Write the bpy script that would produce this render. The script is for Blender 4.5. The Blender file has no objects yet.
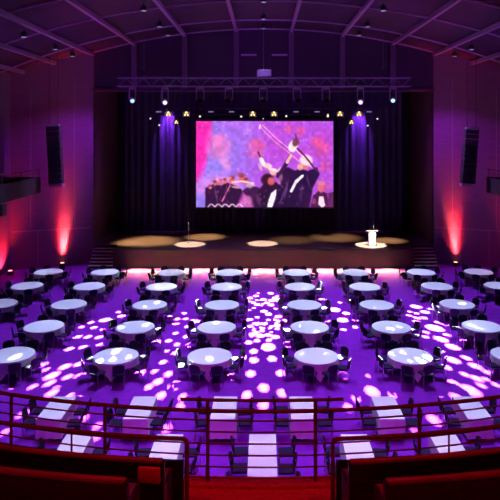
import bpy, bmesh, math, random
import numpy as np
from mathutils import Vector, Matrix
random.seed(7)
C = bpy.context.scene.collection
PI = math.pi
CX, HY, F, EYE = 263.5, 132.0, 590.0, 9.95      # axis point and focal length in photo pixels, eye height in metres
rad = math.radians

def at(x, y, d):                                 # photo pixel at depth d -> world point
    return Vector(((x-CX)*d/F, d, EYE-(y-HY)*d/F))
def on_level(x, y, z=0.0):                       # photo pixel on a horizontal plane at height z
    d = F*(EYE-z)/(y-HY)
    return Vector(((x-CX)*d/F, d, z))
def lin(r, g, b):
    f = lambda c: (c/255)/12.92 if c/255 <= .04045 else ((c/255+.055)/1.055)**2.4
    return (f(r), f(g), f(b))

# ------------------------------------------------------------------ materials
def mat(name, col, rough=.6, metal=0., noise=0., scale=8., bump=0., stretch=None, spec=.5, emit=None, estr=0.):
    m = bpy.data.materials.new(name); m.use_nodes = True
    nt = m.node_tree; b = nt.nodes['Principled BSDF']
    b.inputs['Base Color'].default_value = (*col, 1)
    b.inputs['Roughness'].default_value = rough
    b.inputs['Metallic'].default_value = metal
    b.inputs['Specular IOR Level'].default_value = spec
    if emit:
        b.inputs['Emission Color'].default_value = (*emit, 1); b.inputs['Emission Strength'].default_value = estr
    if noise or bump:
        tc = nt.nodes.new('ShaderNodeTexCoord'); mp = nt.nodes.new('ShaderNodeMapping')
        nz = nt.nodes.new('ShaderNodeTexNoise'); nz.inputs['Scale'].default_value = scale; nz.inputs['Detail'].default_value = 4
        nt.links.new(tc.outputs['Object'], mp.inputs[0]); nt.links.new(mp.outputs[0], nz.inputs['Vector'])
        if stretch: mp.inputs['Scale'].default_value = stretch
        if noise:
            rp = nt.nodes.new('ShaderNodeValToRGB')
            rp.color_ramp.elements[0].color = (*[c*(1-noise) for c in col], 1)
            rp.color_ramp.elements[1].color = (*[min(1, c*(1+noise)) for c in col], 1)
            rp.color_ramp.elements[0].position = .3; rp.color_ramp.elements[1].position = .7
            nt.links.new(nz.outputs['Fac'], rp.inputs[0]); nt.links.new(rp.outputs[0], b.inputs['Base Color'])
        if bump:
            bp = nt.nodes.new('ShaderNodeBump'); bp.inputs['Strength'].default_value = bump
            nt.links.new(nz.outputs['Fac'], bp.inputs['Height']); nt.links.new(bp.outputs[0], b.inputs['Normal'])
    return m

M = {}
M['carpet'] = mat('purple_carpet', (.225, .0165, .39), .9, noise=.12, scale=3., spec=0.)
M['cloth'] = mat('white_cloth', (.80, .80, .82), .85, spec=.15)
M['chair'] = mat('dark_fabric', (.019, .010, .040), .85, noise=.2, scale=40, spec=.12)
M['chrome'] = mat('steel_tube', (.42, .40, .42), .3, metal=.9)
M['ply'] = mat('table_ply', (.30, .2, .12), .6, noise=.2, scale=6)
M['wall'] = mat('wall_panel', (.14, .105, .14), .75, noise=.10, scale=1.5, stretch=(1, 1, 6))
M['wallseam'] = mat('wall_seam', (.30, .24, .30), .8)
M['dark'] = mat('dark_paint', (.02, .015, .024), .8, noise=.1, scale=2)
M['black'] = mat('black_metal', (.012, .011, .014), .5)
M['gobo'] = mat('blackened_steel', (.002, .002, .002), .9, spec=0)
M['header'] = mat('header_paint', (.04, .03, .045), .8)
M['ribpaint'] = mat('rib_paint', (.12, .09, .13), .7)
M['beam'] = mat('beam_paint', (.36, .27, .36), .6)
M['ceil'] = mat('ceiling_panel', (.032, .018, .034), .8, noise=.25, scale=.8)
M['stage'] = mat('stage_boards', (.11, .075, .06), .45, noise=.35, scale=2., stretch=(.25, 5, 1))
M['face'] = mat('stage_fascia', (.018, .012, .022), .6)
M['tread'] = mat('step_nosing', (.45, .4, .48), .6)
M['curtain'] = mat('curtain_velvet', (.035, .026, .075), .9, noise=.15, scale=6, stretch=(4, 1, .2))
M['brown'] = mat('brown_wood_wall', (.075, .035, .03), .6, noise=.3, scale=1.5, stretch=(4, 4, .4))
M['wood'] = mat('red_brown_wood', (.23, .07, .05), .38, noise=.3, scale=3., stretch=(.5, 3, 3))  # wood lightened for pew tops, putting the red light from above into the colour
M['darkwood'] = mat('dark_wood', (.017, .007, .007), .5, noise=.35, scale=3., stretch=(.5, 3, 6))  # wood darkened for pew backs, putting their shade into the colour
M['redcarpet'] = mat('red_carpet', (.6, .07, .07), .9, noise=.2, scale=20)
M['cushion'] = mat('red_upholstery', (.55, .06, .05), .8, noise=.12, scale=30)
M['rail'] = mat('painted_rail', (.16, .05, .05), .4)
M['lectern'] = mat('lectern_white', (.75, .72, .66), .5)
M['truss'] = mat('aluminium_truss', (.17, .16, .19), .4, metal=.6)
M['speaker'] = mat('speaker_grille', (.022, .02, .026), .6, noise=.2, scale=30)
M['speakerfoot'] = mat('speaker_frame', (.2, .18, .2), .5)
M['bottombar'] = mat('grey_bar', (.6, .5, .55), .6)
def glow(name, col, s): return mat(name, (.02, .02, .02), .5, emit=col, estr=s)
M['warm'] = glow('warm_lamp', (1, .70, .24), 1.6)
M['ledw'] = glow('white_led', (1, .85, .75), 1.1)
M['ledlav'] = glow('lavender_led', (.55, .5, 1), .35)
M['bluew'] = glow('blue_white_lens', (.4, .7, 1), 1.4)
M['purw'] = glow('violet_white_lens', (.85, .65, 1), 1.5)
M['dimlens'] = glow('dim_violet_lens', (.4, .2, 1), .25)
M['redlens'] = glow('red_lens', (1, .25, .2), 5)
M['canlens'] = glow('can_lens', (.6, .5, 1), .6)
M['strip'] = glow('pink_led_strip', (1, .55, .45), 2.0)

# ------------------------------------------------------------------ mesh building
class MB:
    def __init__(s): s.v = []; s.f = []
    def add(s, vs, fs):
        o = len(s.v); s.v += [tuple(v) for v in vs]; s.f += [tuple(i+o for i in f) for f in fs]; return s
    def box(s, x0, x1, y0, y1, z0, z1, mtx=None):
        vs = [Vector((x, y, z)) for z in (z0, z1) for y in (y0, y1) for x in (x0, x1)]
        if mtx: vs = [mtx @ v for v in vs]
        return s.add(vs, [(0, 2, 3, 1), (4, 5, 7, 6), (0, 1, 5, 4), (2, 6, 7, 3), (0, 4, 6, 2), (1, 3, 7, 5)])
    def rbox(s, x0, x1, y0, y1, z0, z1, r, mtx=None, seg=2):
        bm = bmesh.new(); bmesh.ops.create_cube(bm, size=1)
        for v in bm.verts:
            v.co = Vector(((x0+x1)/2+v.co.x*(x1-x0), (y0+y1)/2+v.co.y*(y1-y0), (z0+z1)/2+v.co.z*(z1-z0)))
        bmesh.ops.bevel(bm, geom=bm.edges[:], offset=r, segments=seg, affect='EDGES', profile=.5)
        bm.verts.index_update()
        vs = [(mtx @ v.co if mtx else v.co.copy()) for v in bm.verts]; fs = [[v.index for v in f.verts] for f in bm.faces]
        bm.free(); return s.add(vs, fs)
    def tube(s, pts, r, n=8, cap=True):
        pts = [Vector(p) for p in pts]; rings = []
        for i, p in enumerate(pts):
            t = (pts[min(i+1, len(pts)-1)]-pts[max(i-1, 0)]).normalized()
            up = Vector((0, 0, 1)) if abs(t.z) < .95 else Vector((0, 1, 0))
            a = t.cross(up).normalized(); b = a.cross(t)
            rr = r[i] if isinstance(r, (list, tuple)) else r
            rings.append([p+rr*(math.cos(2*PI*k/n)*a+math.sin(2*PI*k/n)*b) for k in range(n)])
        vs = [v for R in rings for v in R]; fs = []
        for i in range(len(pts)-1):
            for k in range(n):
                fs.append((i*n+k, i*n+(k+1) % n, (i+1)*n+(k+1) % n, (i+1)*n+k))
        if cap:
            fs.append(tuple(range(n))); fs.append(tuple(range((len(pts)-1)*n, len(pts)*n)))
        return s.add(vs, fs)
    def lathe(s, prof, n=24, mtx=None):            # profile (r, z) about Z
        vs = [Vector((r*math.cos(2*PI*k/n), r*math.sin(2*PI*k/n), z)) for r, z in prof for k in range(n)]
        if mtx: vs = [mtx @ v for v in vs]
        fs = [(i*n+k, i*n+(k+1) % n, (i+1)*n+(k+1) % n, (i+1)*n+k) for i in range(len(prof)-1) for k in range(n)]
        fs.append(tuple(range(n))[::-1]); fs.append(tuple(range((len(prof)-1)*n, len(prof)*n)))
        return s.add(vs, fs)
    def arc(s, cy, R0, R1, z0, z1, a0, a1, n=40):  # curved bar about (0, cy): angle from the -Y direction
        vs = []; fs = []
        for i in range(n+1):
            a = a0+(a1-a0)*i/n
            for (R, z) in ((R0, z0), (R1, z0), (R1, z1), (R0, z1)):
                vs.append((R*math.sin(a), cy-R*math.cos(a), z))
        for i in range(n):
            for k in range(4):
                fs.append((i*4+k, i*4+(k+1) % 4, (i+1)*4+(k+1) % 4, (i+1)*4+k))
        fs += [(0, 1, 2, 3), (n*4+3, n*4+2, n*4+1, n*4)]
        return s.add(vs, fs)
    def build(s, name, m, parent=None, smooth=False):
        me = bpy.data.meshes.new(name); me.from_pydata(s.v, [], s.f); me.update()
        bm = bmesh.new(); bm.from_mesh(me); bmesh.ops.recalc_face_normals(bm, faces=bm.faces); bm.to_mesh(me); bm.free()
        if m: me.materials.append(m)
        if smooth:
            me.polygons.foreach_set('use_smooth', [True]*len(me.polygons))
            try: me.set_sharp_from_angle(angle=rad(40))
            except Exception: pass
        o = bpy.data.objects.new(name, me); C.objects.link(o)
        if parent: o.parent = parent
        return o
def tag(o, label=None, cat=None, group=None, kind=None):
    if label: o['label'] = label
    if cat: o['category'] = cat
    if group: o['group'] = group
    if kind: o['kind'] = kind
    return o
def thing(name, label, cat, loc=(0, 0, 0), rz=0., group=None):
    o = bpy.data.objects.new(name, None); C.objects.link(o); o.location = loc; o.rotation_euler = (0, 0, rz)
    return tag(o, label, cat, group)
def struct(o): o['kind'] = 'structure'; return o
def dup(src, loc, rz, label):
    r = src.copy(); C.objects.link(r); r.location = loc; r.rotation_euler = (0, 0, rz); r['label'] = label
    for ch in src.children:
        c = ch.copy(); C.objects.link(c); c.parent = r
        for g in ch.children:
            k = g.copy(); C.objects.link(k); k.parent = c
    return r
def aim(src, dst):                                  # rotation taking local -Z onto src->dst
    return (Vector(dst)-Vector(src)).to_track_quat('-Z', 'Y')
def spot(name, loc, dst, power, col, angle, blend=.5, size=.1):
    l = bpy.data.lights.new(name, 'SPOT'); l.energy = power; l.color = col; l.spot_size = rad(angle); l.spot_blend = blend
    l.shadow_soft_size = size
    o = bpy.data.objects.new(name, l); C.objects.link(o); o.location = loc
    o.rotation_mode = 'QUATERNION'; o.rotation_quaternion = aim(loc, dst)
    return o

ORD = ['first', 'second', 'third', 'fourth', 'fifth', 'sixth', 'seventh', 'eighth']
# ------------------------------------------------------------------ shell
SX = 18.2; PW = 12.85; DP = 44.6; ZC = 17.74; RC = 47.0
def vault(x): return ZC-RC+math.sqrt(RC*RC-x*x)
struct(MB().box(-SX-.2, SX+.2, -6, 44.7, -.2, 0).build('floor', M['carpet']))
mb = MB(); n = 48
for off in (0, .25):
    mb.v += [(-SX-.3+(2*SX+.6)*i/n, y, vault(-SX+2*SX*i/n)+off) for i in range(n+1) for y in (-6.2, DP+.3)]
N2 = 2*(n+1)
for i in range(n):
    a = 2*i; mb.f.append((a, a+1, a+3, a+2)); mb.f.append((N2+a, N2+a+2, N2+a+3, N2+a+1))
for a, b in ((0, 1), (N2-2, N2-1)): mb.f.append((a, b, N2+b, N2+a))
struct(mb.build('ceiling', M['ceil'], smooth=True))
for k, x in enumerate((-17.4, -15.4, -12.9, -9.75, -5.95, -2.05, 2.1, 5.95, 9.75, 12.9, 15.4, 17.4)):
    w = .10
    struct(MB().box(x-w, x+w, -6, DP if abs(x) < 12.5 else 44.6-(abs(x)-PW)*.41, vault(x)-.24, vault(x)+.02).build('ceiling_beam', M['beam']))
for d in (44.3, 40.7, 34.8, 29.5, 24, 18, 12, 6, 0):
    mb = MB(); m_ = 40; xs = [(-SX+2*SX*i/m_) for i in range(m_+1)]
    if d > 44: xs = [x for x in xs if abs(x) < 12.8]
    vs = []; fs = []
    for x in xs:
        z = vault(x)
        vs += [(x, d-.04, z), (x, d+.04, z), (x, d+.04, z-.1), (x, d-.04, z-.1)]
    for i in range(len(xs)-1):
        for q in range(4): fs.append((i*4+q, i*4+(q+1) % 4, i*4+4+(q+1) % 4, i*4+4+q))
    mb.add(vs, fs); struct(mb.build('ceiling_rib', M['beam']))
for s, nm in ((-1, 'left'), (1, 'right')):
    x0, x1 = sorted((s*SX, s*(SX+.2)))
    struct(MB().box(x0, x1, -6, 42.6, 0, 14.2).build('wall_'+nm, M['wall']))
    # angled wall beside the stage opening
    mb = MB(); a = Vector((s*PW, DP, 0)); b = Vector((s*SX, 42.4, 0)); t = (b-a).normalized(); nn = Vector((0, 1, 0))
    segs = 8; vs = []; fs = []
    for i in range(segs+1):
        p = a+(b-a)*i/segs; z = vault(abs(p.x))+.1
        vs += [(p.x, p.y, 0), (p.x, p.y, z), (p.x, p.y+.35, 0), (p.x, p.y+.35, z)]
    for i in range(segs):
        o = 4*i
        fs += [(o, o+4, o+5, o+1), (o+2, o+3, o+7, o+6), (o+1, o+5, o+7, o+3), (o, o+2, o+6, o+4)]
    fs += [(0, 1, 3, 2), (4*segs, 4*segs+2, 4*segs+3, 4*segs+1)]
    mb.add(vs, fs); struct(mb.build('wall_front_'+nm, M['wall']))
    ry = math.atan2(b.y-a.y, b.x-a.x)
    L = (b-a).length
    # seams of the wall panelling: horizontal band, two uprights and a door outline
    mt = Matrix.Translation(a) @ Matrix.Rotation(ry, 4, 'Z'); sg = -1 if s > 0 else 1
    def seam(u0, u1, z0, z1):
        MBs.box(u0, u1, min(0, sg*.004), max(0, sg*.004), z0, z1, mt)
    MBs = MB()
    seam(.15, L-.1, 2.72, 2.78); seam(1.9, 1.94, 0, 2.72); seam(3.9, 3.94, 0, 2.72); seam(1.35, 1.38, 2.8, 14); seam(4.4, 4.44, 2.8, 13)
    struct(MBs.build('trim_1' if s < 0 else 'trim_2', M['wallseam']))
    struct(MB().box(*sorted((s*PW, s*(PW+.25))), DP, 52, 0, 15.2).build('wall_stage_'+nm, M['brown']))
struct(MB().box(-SX, SX, -6.2, -6, 0, 18).build('wall_back', M['dark']))
struct(MB().box(-13.2, 13.2, 52, 52.2, 0, 15.2).build('wall_stage_back', M['dark']))
struct(MB().box(-13.2, 13.2, DP+.3, 52, 15.0, 15.2).build('ceiling_stage', M['dark']))
mb = MB(); mb.box(-PW-.1, PW+.1, DP, DP+.3, 13.1, 17.9)
struct(mb.build('wall_header', M['header']))
for x in (-9.75, -5.95, -2.05, 2.1, 5.95, 9.75):
    struct(MB().box(x-.19, x+.19, DP-.25, DP, 13.1, vault(x)).build('trim_3', M['ribpaint']))
struct(MB().box(-PW, PW, DP-.3, DP+.3, 13.0, 13.22).build('trim_4', M['header']))
# stage platform, wider behind the opening
HS = 1.42
mb = MB(); o = [(-11, 43.0), (11, 43.0), (11, DP), (PW, DP), (PW, 52), (-PW, 52), (-PW, DP), (-11, DP)]
mb.add([(x, y, HS-.06) for x, y in o]+[(x, y, HS) for x, y in o],
       [tuple(range(8))[::-1], tuple(range(8, 16))]+[(i, (i+1) % 8, 8+(i+1) % 8, 8+i) for i in range(8)])
struct(mb.build('floor_stage', M['stage']))
struct(MB().box(-11, 11, 43.12, 43.3, 0, HS-.06).box(-11, -10.8, 43.3, DP, 0, HS-.06).box(10.8, 11, 43.3, DP, 0, HS-.06).build('wall_stage_front', M['face']))
struct(MB().box(-11, 11, 42.97, 43.0, HS-.2, HS).build('trim_6', M['face']))
tag(MB().box(-9.3, 9.6, 43.04, 43.1, HS-.14, HS-.07).build('light_strip', M['strip']), 'pink glowing light strip tucked under the lip of the stage front', 'light strip')
for s, nm in ((-1, 'left'), (1, 'right')):
    t = thing('stage_steps', 'flight of dark steps up to the stage at its %s end' % nm, 'steps', (s*11.9, 43, 0), group='steps up to the stage')
    nst = 6
    for k in range(nst):
        h = HS*(k+1)/(nst+1); y0 = .02+k*.262
        st = MB().box(-.85, .85, y0, y0+.262, 0, h-.04).build('riser', M['face'], t)
        MB().box(-.87, .87, y0-.03, y0+.262, h-.04, h).build('tread', M['tread'], t)

# ------------------------------------------------------------------ side balconies
for s, nm in ((-1, 'left'), (1, 'right')):
    x0, x1 = sorted((s*15.7, s*SX))
    struct(MB().box(x0, x1, 8, 41.3, 5.75, 6.05).build('floor_side_balcony_'+nm, M['dark']))
    f0, f1 = sorted((s*15.62, s*15.76))
    struct(MB().box(f0, f1, 8, 41.35, 5.7, 6.8).box(x0, x1, 41.25, 41.36, 5.7, 6.8).build('wall_side_balcony_'+nm, M['dark']))
    t = thing('balcony_guardrail', 'thin dark guardrail on top of the %s side balcony' % nm, 'guardrail', (s*15.7, 8, 6.8), group='guardrails of the side balconies')
    MB().tube([(0, 0, .55), (0, 33.3, .55)], .04).build('top_rail', M['black'], t)
    MB().tube([(0, 0, .28), (0, 33.3, .28)], .02).build('rail_bar', M['black'], t)
    for k in range(12): MB().tube([(0, .1+k*3.01, 0), (0, .1+k*3.01, .55)], .03, 6).build('post', M['black'], t)
    # nearer hanging loudspeaker seen against the wall under the balcony front
    c = Vector((s*15.9, 35.6, 0))
    t = thing('wall_speaker', 'dark box loudspeaker under the %s side balcony, cut by the frame edge' % nm, 'loudspeaker', (s*15.75, 35.2, 4.95), group='speakers under the side balconies')
    MB().rbox(-.3, .3, -.3, .3, 0, .72, .03).build('cabinet', M['speaker'], t); MB().box(-.06, .06, -.06, .06, .72, .78).build('bracket', M['black'], t)

# ------------------------------------------------------------------ round tables, cloths, chairs
def make_chair():
    t = thing('banquet_chair', 'x', 'chair', group='dark chairs set at the tables')
    MB().rbox(-.235, .235, -.23, .205, .43, .50, .025).build('seat', M['chair'], t, True)
    # back: gently curved padded shield, local -Y is the back
    mb = MB(); nx, nz = 8, 6; vs = []; fs = []
    for dy in (0, .045):
        for j in range(nz+1):
            for i in range(nx+1):
                u = -1+2*i/nx; v = j/nz
                z = .53+v*.36-.05*(u*u)*v*v; x = u*(.232+.015*v)*(1-.10*v**4)
                vs.append((x, -.235-.06*v-.035*(1-u*u)+dy, z))
    W = nx+1; S = W*(nz+1)
    for j in range(nz):
        for i in range(nx):
            a = j*W+i; fs += [(a, a+1, a+W+1, a+W), (S+a, S+a+W, S+a+W+1, S+a+1)]
    edge = [i for i in range(W)]+[j*W+nx for j in range(1, nz+1)]+[nz*W+i for i in range(nx-1, -1, -1)]+[j*W for j in range(nz-1, 0, -1)]
    for k in range(len(edge)):
        a, b = edge[k], edge[(k+1) % len(edge)]; fs.append((a, b, S+b, S+a))
    mb.add(vs, fs); mb.build('backrest', M['chair'], t, True)
    for s in (-1, 1):
        MB().tube([(s*.20, .17, .43), (s*.21, .20, 0)], .0125, 6).build('leg', M['chrome'], t, True)
        MB().tube([(s*.222, -.27, .86), (s*.226, -.235, .5), (s*.23, -.26, 0)], .0125, 6).build('leg', M['chrome'], t, True)
    return t
CH = make_chair(); chair_used = [False]
def chair(x, y, facing, label, z=0.):                # facing: direction the sitter looks, world angle
    rz = facing-PI/2
    if not chair_used[0]:
        chair_used[0] = True; CH.location = (x, y, z); CH.rotation_euler = (0, 0, rz); CH['label'] = label
    else: dup(CH, (x, y, z), rz, label)
def in_frame(x, y, z=.5, m=4):
    return -m < CX+F*x/y < 500+m

TR = .90
def cloth_round(rot):
    mb = MB(); n = 96; s = 1.15; rings = []
    rings.append([(0, 0, .765)])
    prof = []
    for fr in (.5, .9, .98):
        rings.append([(TR*fr*math.cos(2*PI*k/n), TR*fr*math.sin(2*PI*k/n), .765) for k in range(n)])
    rings.append([((TR+.008)*math.cos(2*PI*k/n), (TR+.008)*math.sin(2*PI*k/n), .752) for k in range(n)])
    for q in (.12, .3, .55, .8, 1.0):
        ring = []
        for k in range(n):
            a = 2*PI*k/n; ar = a+rot
            drop = min(.70, s/max(abs(math.cos(ar)), abs(math.sin(ar)))-TR)
            r = TR+.012+q*(.018+.028*math.sin(16*a+1.3*math.sin(3*a))*min(1, drop/.45))
            ring.append((r*math.cos(a), r*math.sin(a), .752-drop*q))
        rings.append(ring)
    vs = [rings[0][0]]; fs = []
    for R in rings[1:]: vs += R
    for k in range(n): fs.append((0, 1+k, 1+(k+1) % n))
    for i in range(len(rings)-2):
        for k in range(n):
            a = 1+i*n+k; b = 1+i*n+(k+1) % n; fs.append((a, a+n, b+n, b))
    mb.add(vs, fs); return mb
def make_round_table():
    t = thing('round_table', 'x', 'table', group='round banquet tables')
    MB().lathe([(TR-.01, .715), (TR, .725), (TR, .74), (TR-.01, .75)], 48).build('tabletop', M['ply'], t, True)
    for a in (45, 135, 225, 315):
        c, s_ = math.cos(rad(a)), math.sin(rad(a))
        MB().tube([(.55*c, .55*s_, .715), (.62*c, .62*s_, 0)], .016, 8).build('leg', M['chrome'], t, True)
    return t
RT = make_round_table(); CL = cloth_round(rad(45)).build('tablecloth', M['cloth'], None, True)
tag(CL, 'x', 'tablecloth', 'white cloths on the round tables')
COLS = [-14.15, -10.4, -6.06, -2.21, 2.17, 6.03, 10.35, 14.15]
ROWY = [38.62, 35.1, 31.42, 27.83, 24.25]
ROWN = ['row nearest the stage', 'second row from stage', 'third row from stage', 'fourth row from stage', 'round-table row nearest balcony']
tables = []
for r in range(5):
    cs = [(c, x) for c, x in enumerate(COLS) if -22 < CX+F*x/ROWY[r] < 521]
    for k, (c, x) in enumerate(cs):
        y = ROWY[r]+(.12 if abs(x) > 10 else 0)+(.1 if abs(x) > 14 else 0)
        tables.append((r, k, x, y))
SEATS = ['balcony side left', 'balcony side right', 'right end nearer balcony', 'right end nearer stage', 'stage side right', 'stage side left', 'left end nearer stage', 'left end nearer balcony']
SEATA = [-112.5, -67.5, -22.5, 22.5, 67.5, 112.5, 157.5, 202.5]
for i, (r, k, x, y) in enumerate(tables):
    where = '%s round table from left, %s' % (ORD[k], ROWN[r])
    rz = random.uniform(-.08, .08)
    if i == 0:
        RT.location = (x, y, 0); CL.location = (x, y, 0); RT['label'] = 'steel-legged table under the cloth, '+where; CL['label'] = 'white cloth on '+where
    else:
        dup(RT, (x, y, 0), rz, 'steel-legged table under the cloth, '+where)
        dup(CL, (x, y, 0), rz, 'white cloth on '+where)
    for sn, sa in zip(SEATS, SEATA):
        a = rad(sa+random.uniform(-6, 6)); rr = 1.12+random.uniform(-.02, .05)
        px, py = x+rr*math.cos(a), y+rr*math.sin(a)
        if not in_frame(px, py): continue
        chair(px, py, a+PI+rad(random.uniform(-9, 9)), 'dark chair, %s, %s' % (sn, where))

# long tables under the balcony front
def long_table(x, y0, y1, label_where, w=.78):
    L = y1-y0
    t = thing('long_table', 'folding steel-legged table under the cloth, '+label_where, 'table', (x, y0, 0), group='long banquet tables')
    MB().box(-w/2, w/2, 0, L, .715, .75).build('tabletop', M['ply'], t)
    for sx in (-1, 1):
        for yy in (.2, L-.2): MB().tube([(sx*(w/2-.08), yy, .715), (sx*(w/2-.08), yy, 0)], .016, 8).build('leg', M['chrome'], t, True)
    mb = MB(); pts = []; n = 26
    def side(p, q, m):
        return [(p[0]+(q[0]-p[0])*i/m, p[1]+(q[1]-p[1])*i/m) for i in range(m)]
    c = [(-w/2-.01, -.01), (w/2+.01, -.01), (w/2+.01, L+.01), (-w/2-.01, L+.01)]
    per = side(c[0], c[1], 16)+side(c[1], c[2], 34)+side(c[2], c[3], 16)+side(c[3], c[0], 34)
    m = len(per); vs = [(px, py, .765) for px, py in per]; fs = [tuple(range(m))]
    for q in (.04, .3, .65, 1):
        for i, (px, py) in enumerate(per):
            ox = px/(w/2+.01); oy = (py-L/2)/(L/2+.01); g = q*(.02+.014*math.sin(i*1.15))
            dx = math.copysign(g, ox) if abs(ox) > .999 else 0; dy = math.copysign(g, oy) if abs(oy) > .999 else 0
            vs.append((px+dx, py+dy, .76-.62*q))
    for j in range(4):
        for i in range(m):
            a = j*m+i; b = j*m+(i+1) % m; fs.append((a, b, b+m, a+m))
    mb.add(vs, fs); o = mb.build('tablecloth', M['cloth'], None, True); o.location = (x, y0, 0)
    tag(o, 'white cloth on '+label_where, 'tablecloth', 'white cloths on the long tables')
for rowname, xs, y0, y1, ns in (('farther row', [-6.88, -4.1, -1.31, 1.29, 4.13, 6.95], 18.88, 20.48, 2), ('nearer row', [-5.58, -2.84, -.03, 2.74, 5.43], 15.25, 17.92, 3)):
    for k, x in enumerate(xs):
        where = '%s long table from left, %s' % (ORD[k], rowname)
        long_table(x, y0, y1, where)
        for s, sn in ((-1, 'left side'), (1, 'right side')):
            for q in range(ns):
                nm = (['balcony end', 'stage end'] if ns == 2 else ['balcony end', 'middle seat', 'stage end'])[q]
                if ns == 3 and q == 0 and abs(x) > 1: continue
                py = y0+(y1-y0)*(q+.5)/ns+random.uniform(-.08, .08); px = x+s*(.66+random.uniform(-.03, .08))
                chair(px, py, (0 if s < 0 else PI)+rad(random.uniform(-8, 8)), 'dark chair, %s, %s, %s' % (sn, nm, where))

# ------------------------------------------------------------------ stage furniture
p = on_level(372, 245.5, HS); LX, LY = p.x, p.y
t = thing('lectern', 'white slim lectern standing in a pool of light on stage', 'lectern', (LX, LY, HS))
MB().rbox(-.34, .34, -.24, .24, 0, .05, .015).build('base', M['black'], t)
MB().add([(-.23, -.16, .05), (.23, -.16, .05), (.23, .16, .05), (-.23, .16, .05), (-.27, -.17, 1.02), (.27, -.17, 1.02), (.27, .17, 1.02), (-.27, .17, 1.02)],
         [(0, 3, 2, 1), (4, 5, 6, 7), (0, 1, 5, 4), (1, 2, 6, 5), (2, 3, 7, 6), (3, 0, 4, 7)]).build('column', M['lectern'], t)
MB().add([(-.42, -.2, 1.12), (.42, -.2, 1.12), (.42, .28, .98), (-.42, .28, .98), (-.42, -.2, 1.17), (.42, -.2, 1.17), (.42, .28, 1.03), (-.42, .28, 1.03)],
         [(0, 3, 2, 1), (4, 5, 6, 7), (0, 1, 5, 4), (1, 2, 6, 5), (2, 3, 7, 6), (3, 0, 4, 7)]).build('desk_top', M['lectern'], t)
for s, nm in ((-1, 'left'), (1, 'right')):
    g = thing('gooseneck_microphone', 'thin dark gooseneck microphone on the %s side of the white lectern' % nm, 'microphone', (LX+s*.16, LY-.1, HS+1.14), group='lectern microphones')
    MB().tube([(0, 0, 0), (0, 0, .12), (-s*.02, .03, .24), (-s*.04, .10, .32)], .012, 6).build('stem', M['black'], g)
    MB().tube([(-s*.04, .10, .32), (-s*.05, .16, .36)], [.02, .03], 8).build('capsule', M['black'], g)
p = on_level(188.5, 243.5, HS)
t = thing('microphone_stand', 'straight thin microphone stand alone in a light pool on stage', 'microphone stand', p)
MB().lathe([(.16, 0), (.16, .02), (.05, .05)], 20).build('base', M['chrome'], t)
MB().tube([(0, 0, .04), (0, 0, 1.5)], .016, 8).build('pole', M['chrome'], t)
MB().tube([(0, 0, 1.5), (0, -.07, 1.62)], [.022, .035], 8).build('microphone', M['ledlav'] if 0 else M['chrome'], t)

# curtains with folds
def curtain(x0, x1, y, z0, z1, amp, wl):
    mb = MB(); n = int((x1-x0)/wl*10); vs = []; fs = []
    for i in range(n+1):
        x = x0+(x1-x0)*i/n; ph = 2*PI*(x-x0)/wl+.8*math.sin(x*1.7)
        for z in (z0, z1):
            vs.append((x, y+amp*math.sin(ph)*(1 if z == z0 else .7), z))
    for i in range(n): fs.append((2*i, 2*i+2, 2*i+3, 2*i+1))
    o = len(vs); vs += [(v[0], v[1]+.03, v[2]) for v in vs]
    fs += [tuple(o+q for q in f[::-1]) for f in fs]
    fs += [(0, 1, o+1, o), (2*n, o+2*n, o+2*n+1, 2*n+1)]
    return mb.add(vs, fs)
tag(curtain(-11.9, -5.9, 50.8, HS+.02, 13.6, .14, .62).build('stage_curtain', M['curtain'], None, True), 'dark pleated curtain hanging to the left of the screen', 'curtain', 'pleated curtains behind the stage')
tag(curtain(5.9, 11.9, 50.8, HS+.02, 13.6, .14, .62).build('stage_curtain', M['curtain'], None, True), 'dark pleated curtain hanging to the right of the screen', 'curtain', 'pleated curtains behind the stage')
tag(curtain(-5.9, 5.9, 51.2, HS+.02, 13.6, .12, .62).build('stage_curtain', M['curtain'], None, True), 'dark pleated curtain hanging behind and below the screen', 'curtain', 'pleated curtains behind the stage')

# ------------------------------------------------------------------ projection screen: the projected picture as emitted colour
DS = 49.3
a = at(196.2, 121.2, DS); b = at(333.2, 207.2, DS)
SW, SHh = b.x-a.x, a.z-b.z
GX, GY = 274, 172
U, V = np.meshgrid(np.linspace(0, 1, GX+1), np.linspace(0, 1, GY+1))    # u right, v down
AX = U*137.0; AY = V*86.0                                               # in photo pixels from the screen's corner
img = np.zeros(U.shape+(3,))
rng = np.random.default_rng(3)
def vnoise(scale, seed):
    g = np.random.default_rng(seed).random((64, 64)); x = AX/scale; y = AY/scale
    xi = np.floor(x).astype(int); yi = np.floor(y).astype(int); fx = x-xi; fy = y-yi; fx = fx*fx*(3-2*fx); fy = fy*fy*(3-2*fy)
    q = lambda i, j: g[(yi+j) % 64, (xi+i) % 64]
    return (q(0, 0)*(1-fx)+q(1, 0)*fx)*(1-fy)+(q(0, 1)*(1-fx)+q(1, 1)*fx)*fy
def blend(mask, col, op=1.):
    global img
    m = np.clip(mask, 0, 1)[..., None]*op; img = img*(1-m)+np.array(col, float)*m
def ell(cx, cy, rx, ry, rot=0, soft=.25):
    c, s = math.cos(rad(rot)), math.sin(rad(rot)); x = AX-cx; y = AY-cy
    d = np.sqrt(((x*c+y*s)/rx)**2+((-x*s+y*c)/ry)**2); return np.clip((1-d)/soft+.5, 0, 1)
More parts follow.
